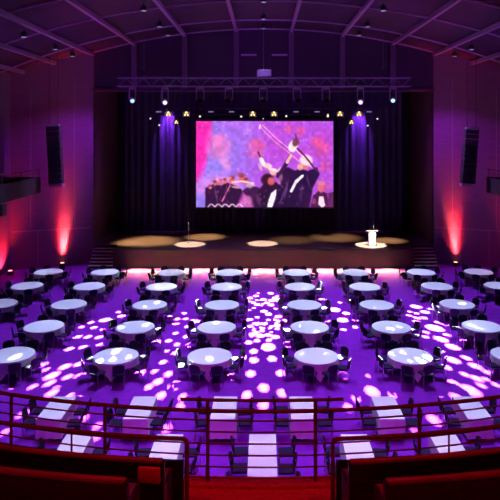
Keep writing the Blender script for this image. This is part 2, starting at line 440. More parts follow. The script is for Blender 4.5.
def poly(pts, soft=.6):
    inside = np.zeros(U.shape, bool); dist = np.full(U.shape, 1e9); n = len(pts)
    for i in range(n):
        (x0, y0), (x1, y1) = pts[i], pts[(i+1) % n]
        if y0 != y1:
            cr = ((y0 > AY) != (y1 > AY)) & (AX < (x1-x0)*(AY-y0)/(y1-y0)+x0); inside ^= cr
        dist = np.minimum(dist, seg(x0, y0, x1, y1))
    return np.clip(np.where(inside, .5+dist/soft, .5-dist/soft), 0, 1)
def seg(x0, y0, x1, y1):
    dx, dy = x1-x0, y1-y0; L = dx*dx+dy*dy+1e-9; t = np.clip(((AX-x0)*dx+(AY-y0)*dy)/L, 0, 1)
    return np.hypot(AX-x0-t*dx, AY-y0-t*dy)
def line(pts, w, soft=.5):
    d = np.full(U.shape, 1e9)
    for p, q in zip(pts, pts[1:]): d = np.minimum(d, seg(*p, *q))
    return np.clip((w/2-d)/soft+.5, 0, 1)
n1, n2, n3 = vnoise(16, 1), vnoise(7, 2), vnoise(3, 5)
img[:] = (176, 78, 214)
blend(np.clip((70-AX)/40+.4*(n1-.5), 0, 1), (150, 120, 232))
blend(np.clip((n1-.55)*3, 0, 1)*np.clip((AX-60)/30, 0, 1), (205, 72, 208), .7)
blend(np.clip((20-AY)/25, 0, 1)*np.clip((75-AX)/30, 0, 1)*np.clip((AX-14)/8, 0, 1), (176, 92, 226), .8)
blend(poly([(-4, -4), (16, -4), (14, 20), (10, 40), (2, 60), (-4, 66)], 5), (236, 42, 170))
blend(poly([(-4, 66), (4, 58), (26, 52), (46, 60), (40, 76), (14, 74), (-4, 72)], 7), (214, 130, 226), .8)
blend(ell(23, 26, 11, 12, 10, .7)*(.5+n2), (232, 120, 196))
blend(ell(29, 40, 5, 9, -20, .8)*(.4+n2), (226, 140, 200), .8)
blend(ell(60, 27, 8, 9, 30, .8)*(.3+n2), (226, 96, 168))
blend(ell(52, 14, 4, 14, 5, .9)*n3, (200, 130, 226), .6)
for (cx, cy, r, k) in ((126, 28, 13, 40), (120, 20, 9, 24), (104, 10, 8, 18), (63, 24, 8, 16), (129, 45, 9, 20), (92, 8, 7, 12)):
    for i in range(k):
        an = rng.random()*2*PI; l = r*(.4+.6*rng.random()); q = .25*r*rng.random()
        blend(line([(cx+q*math.cos(an), cy+q*math.sin(an)), (cx+l*math.cos(an), cy+l*math.sin(an))], .5, .6), (236, 90, 140), .35)
    blend(ell(cx, cy, r*.55, r*.6, 0, .9)*(.3+n3), (232, 76, 130), .55)
for i in range(70):
    x, y = rng.random()*137, rng.random()**1.3*70
    blend(ell(x, y, .5+.5*rng.random(), .5+.5*rng.random(), 0, .6), (240, 150, 205) if i % 3 else (225, 180, 245), .55)
# players at the left: dark coats, pale heads and horns
dk = (52, 18, 62)
blend(poly([(9, 67), (17, 63), (26, 64), (30, 61), (44, 66), (48, 74), (40, 87), (9, 87)], 1.5), dk)
for (x, y, r) in ((19, 62, 2.2), (24, 61, 2.4), (29, 60, 2.2), (36, 59, 3.2), (46, 57, 3.6), (50, 60, 2.6), (14, 66, 1.8)):
    blend(ell(x, y, r, r*1.15, 0, .5), (214, 100, 116)); blend(ell(x-.3, y-r*.8, r*.9, r*.6, 0, .6), (120, 44, 70), .8)
blend(line([(26, 80), (31, 70), (34, 64)], 1.2), (222, 110, 150)); blend(line([(36, 61), (45, 60), (57, 62)], 1.6), (246, 206, 190), .9)
blend(poly([(46, 70), (53, 64), (62, 66), (70, 72), (72, 87), (58, 87)], 1.5), (66, 24, 74))
blend(poly([(40, 87), (46, 72), (54, 76), (58, 87)], 3), (200, 82, 170), .8)
for k in range(5): blend(line([(12+k*7, 85.5), (14+k*7, 83.2), (16+k*7, 83.2), (18.5+k*7, 85.5)], 1.4), (236, 190, 225), .8)
# middle player raising a trumpet
blend(poly([(58, 87), (60, 72), (68, 62), (78, 60), (88, 66), (92, 87)], 1.5), (44, 16, 52))
blend(poly([(72, 80), (75, 72), (80, 68), (80, 78), (76, 86), (71, 86)], 1), (250, 232, 244))
blend(ell(71, 58, 6.5, 5.5, -20, .4), (58, 20, 46)); blend(ell(75, 60, 3.6, 4, 10, .5), (206, 92, 100))
blend(poly([(63, 33), (66, 37), (70, 43), (80, 50), (82, 54), (74, 50), (66, 44)], 1.4), (246, 206, 206))
blend(line([(62, 31), (64, 36)], 1.8), (90, 40, 60)); blend(ell(77, 51, 3.4, 3, 30, .6), (240, 170, 160))
blend(ell(66, 41, 2.2, 5, -30, .6), (252, 226, 216), .8); blend(ell(86, 50, 4.5, 3.5, 20, .6), (246, 196, 186))
# trombone player: dark coat, pale bald head, raised arms
blend(poly([(76, 87), (80, 74), (86, 60), (94, 52), (104, 47), (112, 50), (121, 46), (123, 54), (117, 66), (113, 87)], 1.5), (40, 15, 60))
blend(poly([(80, 52), (84, 62), (96, 62), (100, 50), (92, 46), (86, 48)], 1.5), (48, 18, 62))
blend(line([(82, 55), (88, 46), (92, 39), (95, 34)], 4.2), (60, 24, 80)); blend(line([(91, 41), (95, 34)], 3.2), (244, 178, 180))
blend(line([(114, 50), (122, 53), (120, 49)], 3.), (46, 18, 66))
blend(line([(95, 70), (100, 60), (106, 55)], 2.6), (246, 224, 246)); blend(line([(100, 62), (107, 54)], 1.2), (250, 240, 250))
blend(ell(109, 43, 4.6, 5, 15, .4), (222, 118, 124)); blend(ell(110, 39, 6.6, 5.4, 20, .35), (252, 206, 222))
blend(ell(104, 46, 3, 3, 0, .6), (232, 160, 150))
blend(line([(64, 4), (66, 8), (78, 20), (92, 31), (104, 41)], 1.0), (244, 140, 190)); blend(line([(66, 3.5), (80, 17), (95, 29)], 0.7), (250, 176, 206))
blend(line([(64, 4), (63.4, 7)], 1.6), (250, 190, 210))
blend(ell(97, 25, 4.6, 5.8, 20, .4), (250, 226, 230)); blend(ell(99.5, 21, 3.2, 4.4, 20, .5), (120, 60, 80)); blend(line([(99.5, 13), (100, 17)], 1.4), (110, 40, 80))
blend(line([(101, 27), (108, 34), (116, 44), (121, 50)], 1.7), (90, 40, 78)); blend(line([(100, 29), (107, 36), (115, 46)], .8), (250, 200, 200))
# seated man at lower right
blend(poly([(114, 87), (117, 74), (123, 69), (131, 72), (133, 87)], 1.4), (60, 20, 66)); blend(poly([(122, 83), (123, 75), (127, 75), (129, 84), (126, 87)], .8), (248, 224, 238))
blend(ell(125, 66, 4, 5, 0, .4), (206, 92, 120)); blend(ell(125, 62, 3.8, 2.4, 0, .5), (200, 120, 150)); blend(ell(125, 74.5, 1.8, .9), (60, 20, 50))
blend(poly([(132, 72), (138, 70), (138, 88), (132, 87)], 1), (86, 30, 86))
blend(np.clip((AY-60)/40, 0, 1)*np.clip((AX-100)/20, 0, 1), (226, 70, 160), .22)
for (x, y, rx, ry, rt, cl, op) in ((66, 38, 2.4, 1.2, 40, (252, 226, 226), .8), (73, 44, 3.2, 1.6, 30, (250, 214, 210), .8), (70, 48, 2, 1.2, 0, (196, 110, 140), .8), (79, 49, 3.6, 1.6, 20, (250, 226, 224), .8),
        (64, 46, 1.6, 4, -25, (250, 206, 214), .6), (84, 58, 2, 5, 20, (232, 150, 190), .5), (90, 68, 1.2, 9, 12, (110, 66, 120), .7), (86, 76, 1, 8, 16, (96, 52, 110), .7), (112, 60, 1, 8, -14, (92, 50, 112), .6), (105, 72, 1.4, 9, 4, (78, 40, 98), .7),
        (30, 70, 1, 8, 8, (110, 46, 100), .7), (20, 74, 1, 7, -10, (106, 50, 104), .7), (40, 66, 5, 1.2, 8, (244, 180, 180), .7), (54, 64, 4, 2.6, -10, (250, 214, 206), .6), (33, 57, 3.4, 1.4, -20, (236, 150, 150), .7), (44, 53, 3.4, 1.8, 10, (178, 70, 100), .8),
        (22, 59, 3, 1.2, 15, (240, 150, 150), .7), (52, 80, 3.5, 5, 10, (226, 130, 190), .6), (62, 78, 2, 6, -15, (120, 60, 120), .6), (118, 80, 2, 3, 0, (214, 90, 170), .5), (132, 66, 2, 3, 0, (230, 110, 140), .5), (12, 20, 3, 14, 12, (248, 84, 190), .5), (8, 46, 2.4, 10, 14, (216, 70, 196), .6)):
    blend(ell(x, y, rx, ry, rt, .7), cl, op)
for i in range(80):
    x, y = 9+rng.random()*124, 56+rng.random()*30
    blend(ell(x, y, .4+1.1*rng.random(), .4+1.*rng.random(), rng.random()*90, .8), [(238, 150, 180), (90, 40, 100), (206, 96, 150), (250, 226, 230)][i % 4], .22)
img = img*(.90+.2*n3[..., None])
me = bpy.data.meshes.new('picture')
vs = [(float(U[j, i])*SW-SW/2, 0, SHh*(1-float(V[j, i]))) for j in range(GY+1) for i in range(GX+1)]
fs = [(j*(GX+1)+i, (j+1)*(GX+1)+i, (j+1)*(GX+1)+i+1, j*(GX+1)+i+1) for j in range(GY) for i in range(GX)]
me.from_pydata(vs, [], fs); me.update()
ca = me.color_attributes.new('picture', 'FLOAT_COLOR', 'POINT')
s_ = np.clip(img/255, 0, 1); s_ = np.where(s_ <= .04045, s_/12.92, ((s_+.055)/1.055)**2.4).reshape(-1, 3)
ca.data.foreach_set('color', np.concatenate([s_, np.ones((len(s_), 1))], 1).astype(np.float32).ravel())
m = bpy.data.materials.new('projected_picture'); m.use_nodes = True; nt = m.node_tree
at_ = nt.nodes.new('ShaderNodeAttribute'); at_.attribute_name = 'picture'
bs = nt.nodes['Principled BSDF']; bs.inputs['Base Color'].default_value = (.02, .02, .02, 1); bs.inputs['Specular IOR Level'].default_value = 0
nt.links.new(at_.outputs['Color'], bs.inputs['Emission Color']); bs.inputs['Emission Strength'].default_value = 1.2
me.materials.append(m)
t = thing('projection_screen', 'large glowing screen showing brass players against pink and purple', 'screen', ((a.x+b.x)/2, DS, b.z))
o = bpy.data.objects.new('picture', me); C.objects.link(o); o.parent = t
mb = MB(); w_ = .14
mb.box(-SW/2-w_, SW/2+w_, .02, .12, -w_, SHh+w_)
mb.build('screen_frame', M['black'], t)
for s in (-1, 1):
    MB().tube([(s*SW*.38, .06, SHh+.14), (s*SW*.38, .06, 15.0-b.z)], .02, 6).build('hanger', M['black'], t)

# ------------------------------------------------------------------ truss, bars and lamps
DT = 42.3
tz0, tz1 = 13.22, 13.82
t = thing('lighting_truss', 'long aluminium truss spanning above the stage front', 'truss', (0, DT, tz0))
for (yy, zz) in ((-.25, 0), (.25, 0), (-.25, .6), (.25, .6)):
    MB().tube([(-10.45, yy, zz), (10.5, yy, zz)], .045, 8).build('chord', M['truss'], t, True)
mb = MB(); x = -10.45; k = 0
while x < 10.3:
    for yy in (-.25, .25): mb.tube([(x, yy, .6 if k % 2 else 0), (x+.6, yy, 0 if k % 2 else .6)], .018, 5, False)
    x += .6; k += 1
mb.build('lacing', M['truss'], t, True)
for px_, lab in ((144, 'left'), (263.5, 'middle'), (383, 'right')):
    X = (px_-CX)*DT/F
    g = thing('suspension_chain', 'thin suspension chain from ceiling to the %s of the truss' % lab, 'chain', (X, DT, tz1+.05), group='chains holding the truss')
    top = vault(X)-tz1-.09
    MB().tube([(0, 0, 0), (0, 0, top)], .022, 6).build('chain', M['truss'], g); MB().rbox(-.1, .1, -.1, .1, .1, .5, .02).build('hook_block', M['black'], g)
X = 0
g = thing('rigging_box', 'grey control box riding on the middle of the truss', 'box', (.05, DT-.3, tz1+.06))
MB().rbox(-.52, .52, -.2, .2, 0, .48, .03).build('housing', M['truss'], g)
for s in (-1, 1): MB().tube([(s*.42, 0, .48), (s*.42, 0, vault(0)-tz1-.08)], .015, 6).build('cable', M['black'], g)
for s in (-1, 1): MB().box(s*1.1-.55, s*1.1+.55, -.05, .05, 1.5, 1.62).build('cross_bar', M['beam'], g)

MH = []
def moving_head(px_, py_, lens, lab, tgt, d=DT-.02):
    c = at(px_, py_, d)
    t = thing('moving_head_light', lab, 'stage light', (c.x, c.y, c.z), group='moving heads under the truss')
    zt = tz0-.045-c.z
    MB().box(-.2, .2, -.16, .16, zt-.16, zt-.02).build('base', M['speakerfoot'], t)
    for s in (-1, 1): MB().box(s*.22-.03, s*.22+.03, -.06, .06, -.08, zt-.12).build('yoke_arm', M['speakerfoot'], t)
    q = aim(c, tgt).to_matrix().to_4x4()
    MB().lathe([(.13, .30), (.18, .22), (.18, -.05), (.165, -.30), (.15, -.30), (.15, -.27), (.02, -.27)][::-1] if 0 else [(.10, .30), (.17, .2), (.18, -.02), (.165, -.2), (.16, -.22)], 20, q).build('head', M['speakerfoot'], t, True)
    MB().lathe([(.14, -.222), (.15, -.235)], 20, q).build('lens', lens, t)
    return t, c
hall = (0, 25, 0)
heads = [(132.4, 100, 'bluew', 'blue-white lit moving head at far left under the truss'), (165, 101.7, 'purw', 'violet-white lit moving head above the left curtain'),
         (360.5, 101.4, 'purw', 'violet-white lit moving head above the right curtain'), (393, 99.7, 'bluew', 'blue-white lit moving head at far right under the truss')]
for hx, hy, ln, lab in heads: moving_head(hx, hy, M[ln], lab, (at(hx, hy, DT).x*.5, 20, 4))

# gobo projectors: an open barrel with a pierced steel plate; the dots on floor and cloths are its light
DOTS = """77.6 336.8 8.5|88 336.8 8|81.6 327 6|91 322.4 6.5|94 327.4 7|99 337.3 8|69.5 349 8.5|83 347 8.5|100 344.6 8|118.6 312.2 5|121.4 316 8|113.6 321 4|105 320 12|102 329.4 5
170 316 4|177 319 7|175.7 324 7|175.5 333.4 7|168.6 340.8 8|177 344.4 7|156 342.4 12|184 313.3 6|185.8 318.7 6|187 326.6 6|186.7 336.5 7.5|189.4 345 8|175 353 7|195 321 11|167 351 6
253.7 351.3 9|253.7 360 10|243.8 357.6 7|250.6 373.8 10.5|248.3 334.2 8|248.3 342.5 8|231 377 10|174.5 385.5 14|268.2 347 16|260.4 335.8 9|272 358.7 10|280.6 373.2 10|263.5 387.8 12|246.8 395 11|263.3 404.7 12|282 393 11|287.7 344.4 11
286.4 320 8|326.6 320.3 8|321.4 299 7|334.6 309.6 12|346.2 313.4 10|342.5 320 14|355.4 320 6|355.2 327 7|343.5 329.6 7|339.8 302.6 4.5|347 302.4 4|343.5 375.6 10|368 376 5
416 306.6 13|409.3 311.7 5|416.5 313.4 6|409.3 315.4 6|425 312 10|430.4 309.2 6|417 318 8|424 317.8 7|416 321.4 8|437 322.4 6|444.6 318 6|434.5 328 20|445 324.6 7|426 332.3 7|425.3 336.7 7|446.6 334.9 8|441 339.2 15|452.6 347 15|466 341.8 11
419 344 6|426 350.4 6|441 351 7|452.8 360 15|446.4 367.2 11|466.4 358 10|475.2 366 13|487 372 10|464.8 374.4 10|476.5 378.4 12|485.8 379 7|481 385.3 9|496 384.8 8|453.6 382.4 16|470.4 390.4 20|443.3 388.8 9|457 397.5 14|437.6 394.4 8
79 364 10|80 375.6 11|83 394 8|140 373 12|163.4 362 9|154.6 371.2 8|158 381.6 12|148.6 387 10|161 395.5 11|168.3 374 9|183 397 10|52 375.7 15|49.4 383.3 11|67.6 377 10|65 366.6 12|56.3 387.6 9|33 386.6 9|43 364.5 9|46 369.7 7|15 387 7|52 393 13|66 397 15
23 414 11|5 432 9|97.5 426 9|97 437 9|83 419 10|180.6 406 9|167 429 10|372 391.3 18|392.3 395 9|356 398.7 9|348 407.6 10|434 420 15|460 385 10|448 420 6|28 379.3 5|104 432 5|415 431 6"""
TDOTS = """209.8 358.5 7|115.6 351.5 11|113 359.5 9|129 357 7|215.9 322.5 6|121.6 327.4 7|146 325 8|390 328.4 9|399 327 6|391 353.6 7|403.6 352.6 7|410 361 8|419 359 8|472 325.6 9|482 329 7|374 307 6|462 303.6 8|156.6 287 4|165 287.4 4|172 286 4|145 306.6 5|157 302.4 7|15.6 356.7 12|302 354 6|326 353 5|231 287 4|305 289 4|316 331 6|300 326 5|366 287 4"""
groups = [[], [], [], [], []]
for L in DOTS.replace('\n', '|').split('|'):
    x, y, w = map(float, L.split()); P = on_level(x, y, 0); groups[0 if x < 222 else (1 if x < 305 else 2)].append((P, w*P.y/F/2))
for L in TDOTS.split('|'):
    x, y, w = map(float, L.split()); P = on_level(x, y, .765); groups[3 if x < 263 else 4].append((P, w*P.y/F/2))
for i in range(70):                                   # the dense swirl in the middle aisle
    P = on_level(random.uniform(249, 279), random.uniform(293, 341), 0); groups[1].append((P, random.uniform(.08, .22)))
HX = [229, 263.3, 297, 200, 326]
names = ['unlit-looking moving head left of the truss middle, above the screen', 'moving head at the middle of the truss above the screen', 'moving head right of the truss middle, tilted outward above the screen', 'unlit-looking moving head above the left edge of the screen', 'unlit-looking moving head above the right end of the screen']
GOBO_P = 2.3e6; GOBO_COL = (.7, 1.0, .62)
for gi in range(5):
    c = at(HX[gi], 98.6, DT-.02); tgt = Vector(((-7.5, 0, 7.5, -5, 5)[gi], 27, 0))
    t = thing('moving_head_light', names[gi], 'stage light', c, group='moving heads under the truss')
    zt = tz0-.045-c.z
    MB().box(-.22, .22, -.17, .17, zt-.16, zt-.02).build('base', M['speakerfoot'], t)
    for s in (-1, 1): MB().box(s*.27-.03, s*.27+.03, -.06, .06, -.1, zt-.12).build('yoke_arm', M['speakerfoot'], t)
    q3 = aim(c, tgt); q = q3.to_matrix().to_4x4()
    MB().lathe([(.05, .24), (.2, .2), (.225, .05), (.225, -.26), (.235, -.33), (.215, -.33), (.215, .04), (.04, .19), (.03, .21)], 24, q).build('head', M['black'], t, True)
    # pierced plate
    dpl = .22; kept = []
    for P, r in sorted(groups[gi], key=lambda e: -e[1]):
        ray = P-c; dist = ray.length; rn = ray.normalized(); a1 = rn.cross(Vector((0, 0, 1))).normalized(); b1 = a1.cross(rn)
        pts = []
        for k in range(14):
            W = P+r*(.86 if abs(P.x) < 4 else .74)*(math.cos(2*PI*k/14)*a1+math.sin(2*PI*k/14)*b1)-c
            l = q3.inverted() @ W; pts.append((l.x/-l.z*dpl, l.y/-l.z*dpl))
        ctr = (sum(p[0] for p in pts)/14, sum(p[1] for p in pts)/14); rr = max(math.hypot(p[0]-ctr[0], p[1]-ctr[1]) for p in pts)
        sc = 1.
        for cc, r2 in kept:
            dd = math.hypot(cc[0]-ctr[0], cc[1]-ctr[1])
            if dd < r2*1.03+rr*sc: sc = min(sc, (dd-r2*1.05)/rr)
        if sc < .35 or math.hypot(*ctr)+rr > .205: continue
        kept.append((ctr, rr*sc)); pts = [(ctr[0]+(p[0]-ctr[0])*sc, ctr[1]+(p[1]-ctr[1])*sc) for p in pts]
        if len(kept) == 1:
            cu = bpy.data.curves.new('plate', 'CURVE'); cu.dimensions = '2D'; cu.fill_mode = 'BOTH'
            sp = cu.splines.new('POLY'); sp.points.add(47); sp.use_cyclic_u = True
            for k in range(48): sp.points[k].co = (.215*math.cos(2*PI*k/48), .215*math.sin(2*PI*k/48), 0, 1)
        sp = cu.splines.new('POLY'); sp.points.add(13); sp.use_cyclic_u = True
        for k in range(14): sp.points[k].co = (*pts[k], 0, 1)
    tmp = bpy.data.objects.new('tmp', cu); C.objects.link(tmp); bpy.context.view_layer.update()
    me = bpy.data.meshes.new_from_object(tmp.evaluated_get(bpy.context.evaluated_depsgraph_get()))
    bpy.data.objects.remove(tmp); bpy.data.curves.remove(cu)
    me.transform(q @ Matrix.Translation((0, 0, -dpl))); me.materials.clear(); me.materials.append(M['gobo'])
    o = bpy.data.objects.new('gobo_plate', me); C.objects.link(o); o.parent = t
    sp = spot('gobo_lamp', c, tgt, GOBO_P if gi < 3 else 1.1e5, GOBO_COL if gi < 3 else (1, .95, .85), 110, .1, .0007)

def rig_bar(d, z, x0, x1, lab):
    t = thing('lighting_bar', lab, 'lighting bar', (0, d, z), group='lighting bars over the stage')
    MB().tube([(x0, 0, 0), (x1, 0, 0)], .03, 8).build('pipe', M['black'], t)
    for x in (x0*.7, 0, x1*.7): MB().tube([(x, 0, 0), (x, 0, 15-z)], .012, 5).build('hanger', M['black'], t)
DB, DB2 = 46.2, 48.0
zb = at(0, 110.2, DB).z+.15; zb2 = at(0, 119.5, DB2).z+.1
rig_bar(DB, zb, -9.6, 9.9, 'dark pipe carrying the warm lamps over the stage')
rig_bar(DB2, at(0, 116, DB2).z+.1, -9.5, 9.9, 'dark pipe above the screen carrying the lower lamps')
def stage_lamp(px_, py_, d, kind, lab, r, bar_z):
    c = at(px_, py_, d)
    t = thing('stage_lamp', lab, 'stage lamp', c, group='lamps hung over the stage')
    q = aim(c, (c.x*.9, c.y-9, c.z-6)).to_matrix().to_4x4()
    MB().lathe([(r*.6, .3), (r*1.1, .2), (r*1.15, -.02)], 16, q).build('housing', M['black'], t, True)
    if kind != 'warm': MB().lathe([(r, -.022), (r*.9, -.04)], 16, q).build('lens', M[kind], t)
    else:
        for ox, oy in ((0, r*.55), (-r*.62, -r*.45), (r*.62, -r*.45)):  # lower two glowing discs imitate lamp glow reflected off the barn doors
            MB().lathe([(r*.5, -.022), (r*.46, -.04)], 14, q @ Matrix.Translation((ox, oy, 0))).build('lens', M[kind], t)
        # barn doors flare outward beside the lens
        for s in (-1, 1):
            MB().add([q @ Vector(v) for v in ((s*r*.75, -r, -.03), (s*r*.75, r, -.03), (s*r*1.25, r*1.1, -.2), (s*r*1.25, -r*1.1, -.2), (s*r*.77, -r, -.02), (s*r*.77, r, -.02), (s*r*1.28, r*1.1, -.19), (s*r*1.28, -r*1.1, -.19))],
                     [(0, 1, 2, 3), (7, 6, 5, 4), (0, 4, 5, 1), (1, 5, 6, 2), (2, 6, 7, 3), (3, 7, 4, 0)]).build('barn_door', M['speakerfoot'], t)
    hgt = max(.12, bar_z-c.z)
    MB().tube([(0, 0.05, 0), (0, 0, hgt)], .02, 6).build('clamp', M['black'], t)
bz2 = at(0, 116, DB2).z+.1
for px_, lab in ((168.4, 'warm lamp above left curtain, outer of two'), (186.4, 'warm lamp between left curtain glow and screen'), (252.8, 'warm lamp above screen, left of the middle pair'), (274, 'warm lamp above screen, right of the middle pair'),
                 (340, 'warm lamp just right of the screen top'), (359, 'warm lamp above right curtain, outer of two')):
    stage_lamp(px_, 113.7, DB, 'warm', lab, .21, zb)
stage_lamp(176.3, 122, DB2, 'warm', 'lower warm lamp hanging before the left curtain', .16, bz2)
stage_lamp(351.5, 122, DB2, 'warm', 'lower warm lamp hanging before the right curtain', .18, bz2)
for px_, py_, lab in ((200, 116.3, 'small white lamp at the left top corner of the screen'), (241.2, 116.4, 'small white lamp above screen left of the warm pair'), (286.3, 116, 'small white lamp above screen right of the warm pair'),
                      (327.8, 116.2, 'small white lamp at the right top corner of the screen'), (263.3, 118.6, 'faint tiny lamp above the screen middle')):
    stage_lamp(px_, py_, DB2-.3, 'ledw', lab, .085 if py_ < 118 else .045, bz2)
for px_, py_, lab in ((150.4, 118.5, 'tiny white lamp left of the left curtain glow'), (159.3, 125, 'tiny low white lamp before the left curtain'), (367.7, 125.5, 'tiny low white lamp before the right curtain'), (377.4, 118.7, 'tiny white lamp right of the right curtain glow')):
    stage_lamp(px_, py_, DB2, 'ledw', lab, .075, bz2)
for px_, lab in ((158.8, 'dim batten light over left curtain'), (211, 'dim batten light over left part of screen'), (231.6, 'dim batten light left of screen middle'), (296, 'dim batten light right of screen middle'), (317, 'dim batten light over right part of screen'), (369, 'dim batten light over right curtain')):
    c = at(px_, 111.8, DB)
    t = thing('batten_light', lab, 'batten light', c, group='dim batten lights over the stage')
    MB().rbox(-.22, .22, -.08, .08, -.05, .09, .02).build('housing', M['black'], t); MB().box(-.2, .2, -.09, -.081, -.04, .04).build('lens', M['ledlav'], t)
    MB().tube([(0, 0, .09), (0, 0, max(.12, zb-c.z))], .018, 6).build('clamp', M['black'], t)

# ------------------------------------------------------------------ line arrays
for s, (tx, ty, bx, by), nm in ((-1, (53.6, 126, 57.8, 183), 'left'), (1, (471.5, 129, 466.3, 183), 'right')):
    D = 41.2; top = at(tx, ty, D); bot = at(bx, by, D)
    t = thing('line_array', 'tall hanging line array speaker before the %s wall' % nm, 'loudspeaker', (top.x, D, top.z), group='hanging line arrays')
    nb = 11; P = []
    for k in range(nb+1):
        u = k/nb; P.append(Vector(((bot.x-top.x)*u**1.2, -.25*u*u, (bot.z-top.z)*u)))
    for k in range(nb):
        p0, p1 = P[k], P[k+1]; mid = (p0+p1)/2; h = (p1-p0).length
        ay = math.atan2(p1.x-p0.x, -(p1.z-p0.z)); tx_ = -.02-.03*k
        mt = Matrix.Translation(mid) @ Matrix.Rotation(-ay, 4, 'Y') @ Matrix.Rotation(-tx_*.5, 4, 'X')
        MB().rbox(-.46, .46, -.28, .28, -h/2+.012, h/2-.012, .03, mt).build('cabinet', M['speaker'], t)
    MB().box(-.4, .4, -.25, .25, .02, .14).build('fly_frame', M['speakerfoot'], t)
    e = P[-1]; MB().box(e.x-.47, e.x+.47, e.y-.3, e.y+.28, e.z-.2, e.z-.02).build('bottom_bar', M['bottombar'], t)
    for q in (-.3, .3): MB().tube([(q, 0, .14), (q, 0, vault(top.x)-top.z)], .02, 6).build('cable', M['black'], t)

# ------------------------------------------------------------------ uplights along the walls
def area(name, loc, dst, power, col, sx, sy, spread):
    l = bpy.data.lights.new(name, 'AREA'); l.shape = 'RECTANGLE'; l.size = sx; l.size_y = sy; l.energy = power; l.color = col; l.spread = rad(spread)
    o = bpy.data.objects.new(name, l); C.objects.link(o); o.location = loc
    o.rotation_mode = 'QUATERNION'; o.rotation_quaternion = aim(loc, dst); return o
def uplight(x, y, lab, tgt, power, ang, lens=True):
    t = thing('uplight', lab, 'uplight', (x, y, 0), group='red uplights on the floor')
    MB().rbox(-.2, .2, -.12, .12, 0, .09, .02).build('base', M['black'], t)
    for s in (-1, 1): MB().box(s*.19-.015, s*.19+.015, -.04, .04, .06, .26).build('bracket', M['black'], t)
    MB().lathe([(.13, .1), (.16, .14), (.16, .30), (.15, .31)], 18).build('housing', M['black'], t, True)
    MB().lathe([(.14, .311), (.13, .325)], 18).build('lens', M['redlens'], t)
    spot('uplight_beam', (x, y, .36), tgt, power, (1, .015, .04), ang, .9, .08)
for s, px_, nm in ((-1, 62, 'left'), (1, 457, 'right')):
    X = (px_-CX)*43.4/F; yw = DP-(abs(X)-PW)*(DP-42.4)/(SX-PW)
    uplight(X, yw-.34, 'glowing red uplight at the foot of the %s front wall' % nm, (X, yw, 2.6), 1000, 60)
    area('uplight_wash', (X, yw-.34, .37), (X, yw-.05, 3.2), 130, (1, .012, .03), .34, .2, 28)
    area('uplight_core', (X, yw-.30, .38), (X, yw+.06, 2.3), 42, (1, .24, .2), .22, .2, 24)
for s, nm in ((-1, 'left'), (1, 'right')):
    uplight(s*(SX-.6), 41.0, 'red uplight on the floor by the %s side wall' % nm, (s*(SX+.3), 40.3, 2.6), 2800, 130)

# ------------------------------------------------------------------ ceiling lamps of the house wash
WASH = (.47, .52, 1.0)
k = 0
wash_spots = [(x, y) for y in (21.5, 27.3, 33.0, 38.0, 41.4) for x in (-13.4, -6.7, 0, 6.7, 13.4)]
wl = ['outer left', 'inner left', 'middle', 'inner right', 'outer right']; wr = ['ceiling row above the long tables', 'ceiling row above the nearest round tables', 'ceiling row above the middle round tables', 'ceiling row above the far round tables', 'ceiling row nearest the stage']
for i, (x, y) in enumerate(wash_spots):
    z = vault(x)-.02
    t = thing('ceiling_spotlight', '%s spotlight can of the %s' % (wl[i % 5], wr[i//5]), 'spotlight', (x, y, z), group='ceiling spotlights')
    MB().tube([(0, 0, 0), (0, 0, -.22)], .025, 6).build('stem', M['black'], t)
    MB().lathe([(.1, -.2), (.16, -.25), (.17, -.5), (.16, -.51)], 16).build('can', M['black'], t, True)
    MB().lathe([(.15, -.51), (.14, -.52)], 16).build('lens', M['canlens'], t)
    spot('ceiling_spot_beam', (x, y, z-.56), (x*.98, y-(6.6 if i//5 < 4 else 3.0), 0), (8400 if i//5 < 3 else 10500)*(1 if abs(x) < 13 else .6), WASH, 44, 1, .16)

# ------------------------------------------------------------------ balcony: slab, railing, partitions, pews
CYB = 20.0; A0, A1 = rad(-24), rad(24)
struct(MB().arc(CYB, 12.33, 13.35, 5.0, 5.40, A0, A1).arc(CYB, 13.35, 14.0, 5.0, 5.62, A0, A1).arc(CYB, 14.0, 14.8, 5.0, 5.85, A0, A1).arc(CYB, 14.8, 19, 5.0, 6.1, A0, A1).build('floor_balcony', M['redcarpet']))
struct(MB().arc(CYB, 12.28, 12.5, 4.6, 5.44, A0, A1).build('trim_5', M['redcarpet']))
def arcpts(R, z, a0, a1, n=40): return [(R*math.sin(a0+(a1-a0)*i/n), CYB-R*math.cos(a0+(a1-a0)*i/n), z) for i in range(n+1)]
RB = 12.4
t = thing('balcony_railing', 'curved red-lit railing with thin bars along the balcony edge', 'railing')
MB().tube(arcpts(RB, 6.35, A0, A1, 60), .026, 8).build('top_rail', M['rail'], t, True)
for z in (6.227, 6.08, 5.93, 5.78, 5.63, 5.485): MB().tube(arcpts(RB, z, A0, A1, 60), .0105, 6).build('rail_bar', M['rail'], t, True)
aa, ab = math.asin(-1.075/RB), math.asin(1.035/RB)
MB().tube(arcpts(RB, 6.49, aa, ab, 20), .022, 8).build('upper_rail', M['rail'], t, True)
for X in (-.72, .67): 
    an = math.asin(X/RB); MB().tube([(X, CYB-RB*math.cos(an), 5.44), (X, CYB-RB*math.cos(an), 6.49)], .024, 8).build('post', M['rail'], t, True)
for X in (-3.46, -2.09, 2.05, 3.42, -4.85, 4.8):
    an = math.asin(X/RB); MB().tube([(X, CYB-RB*math.cos(an), 5.44), (X, CYB-RB*math.cos(an), 6.35)], .024, 8).build('post', M['rail'], t, True)
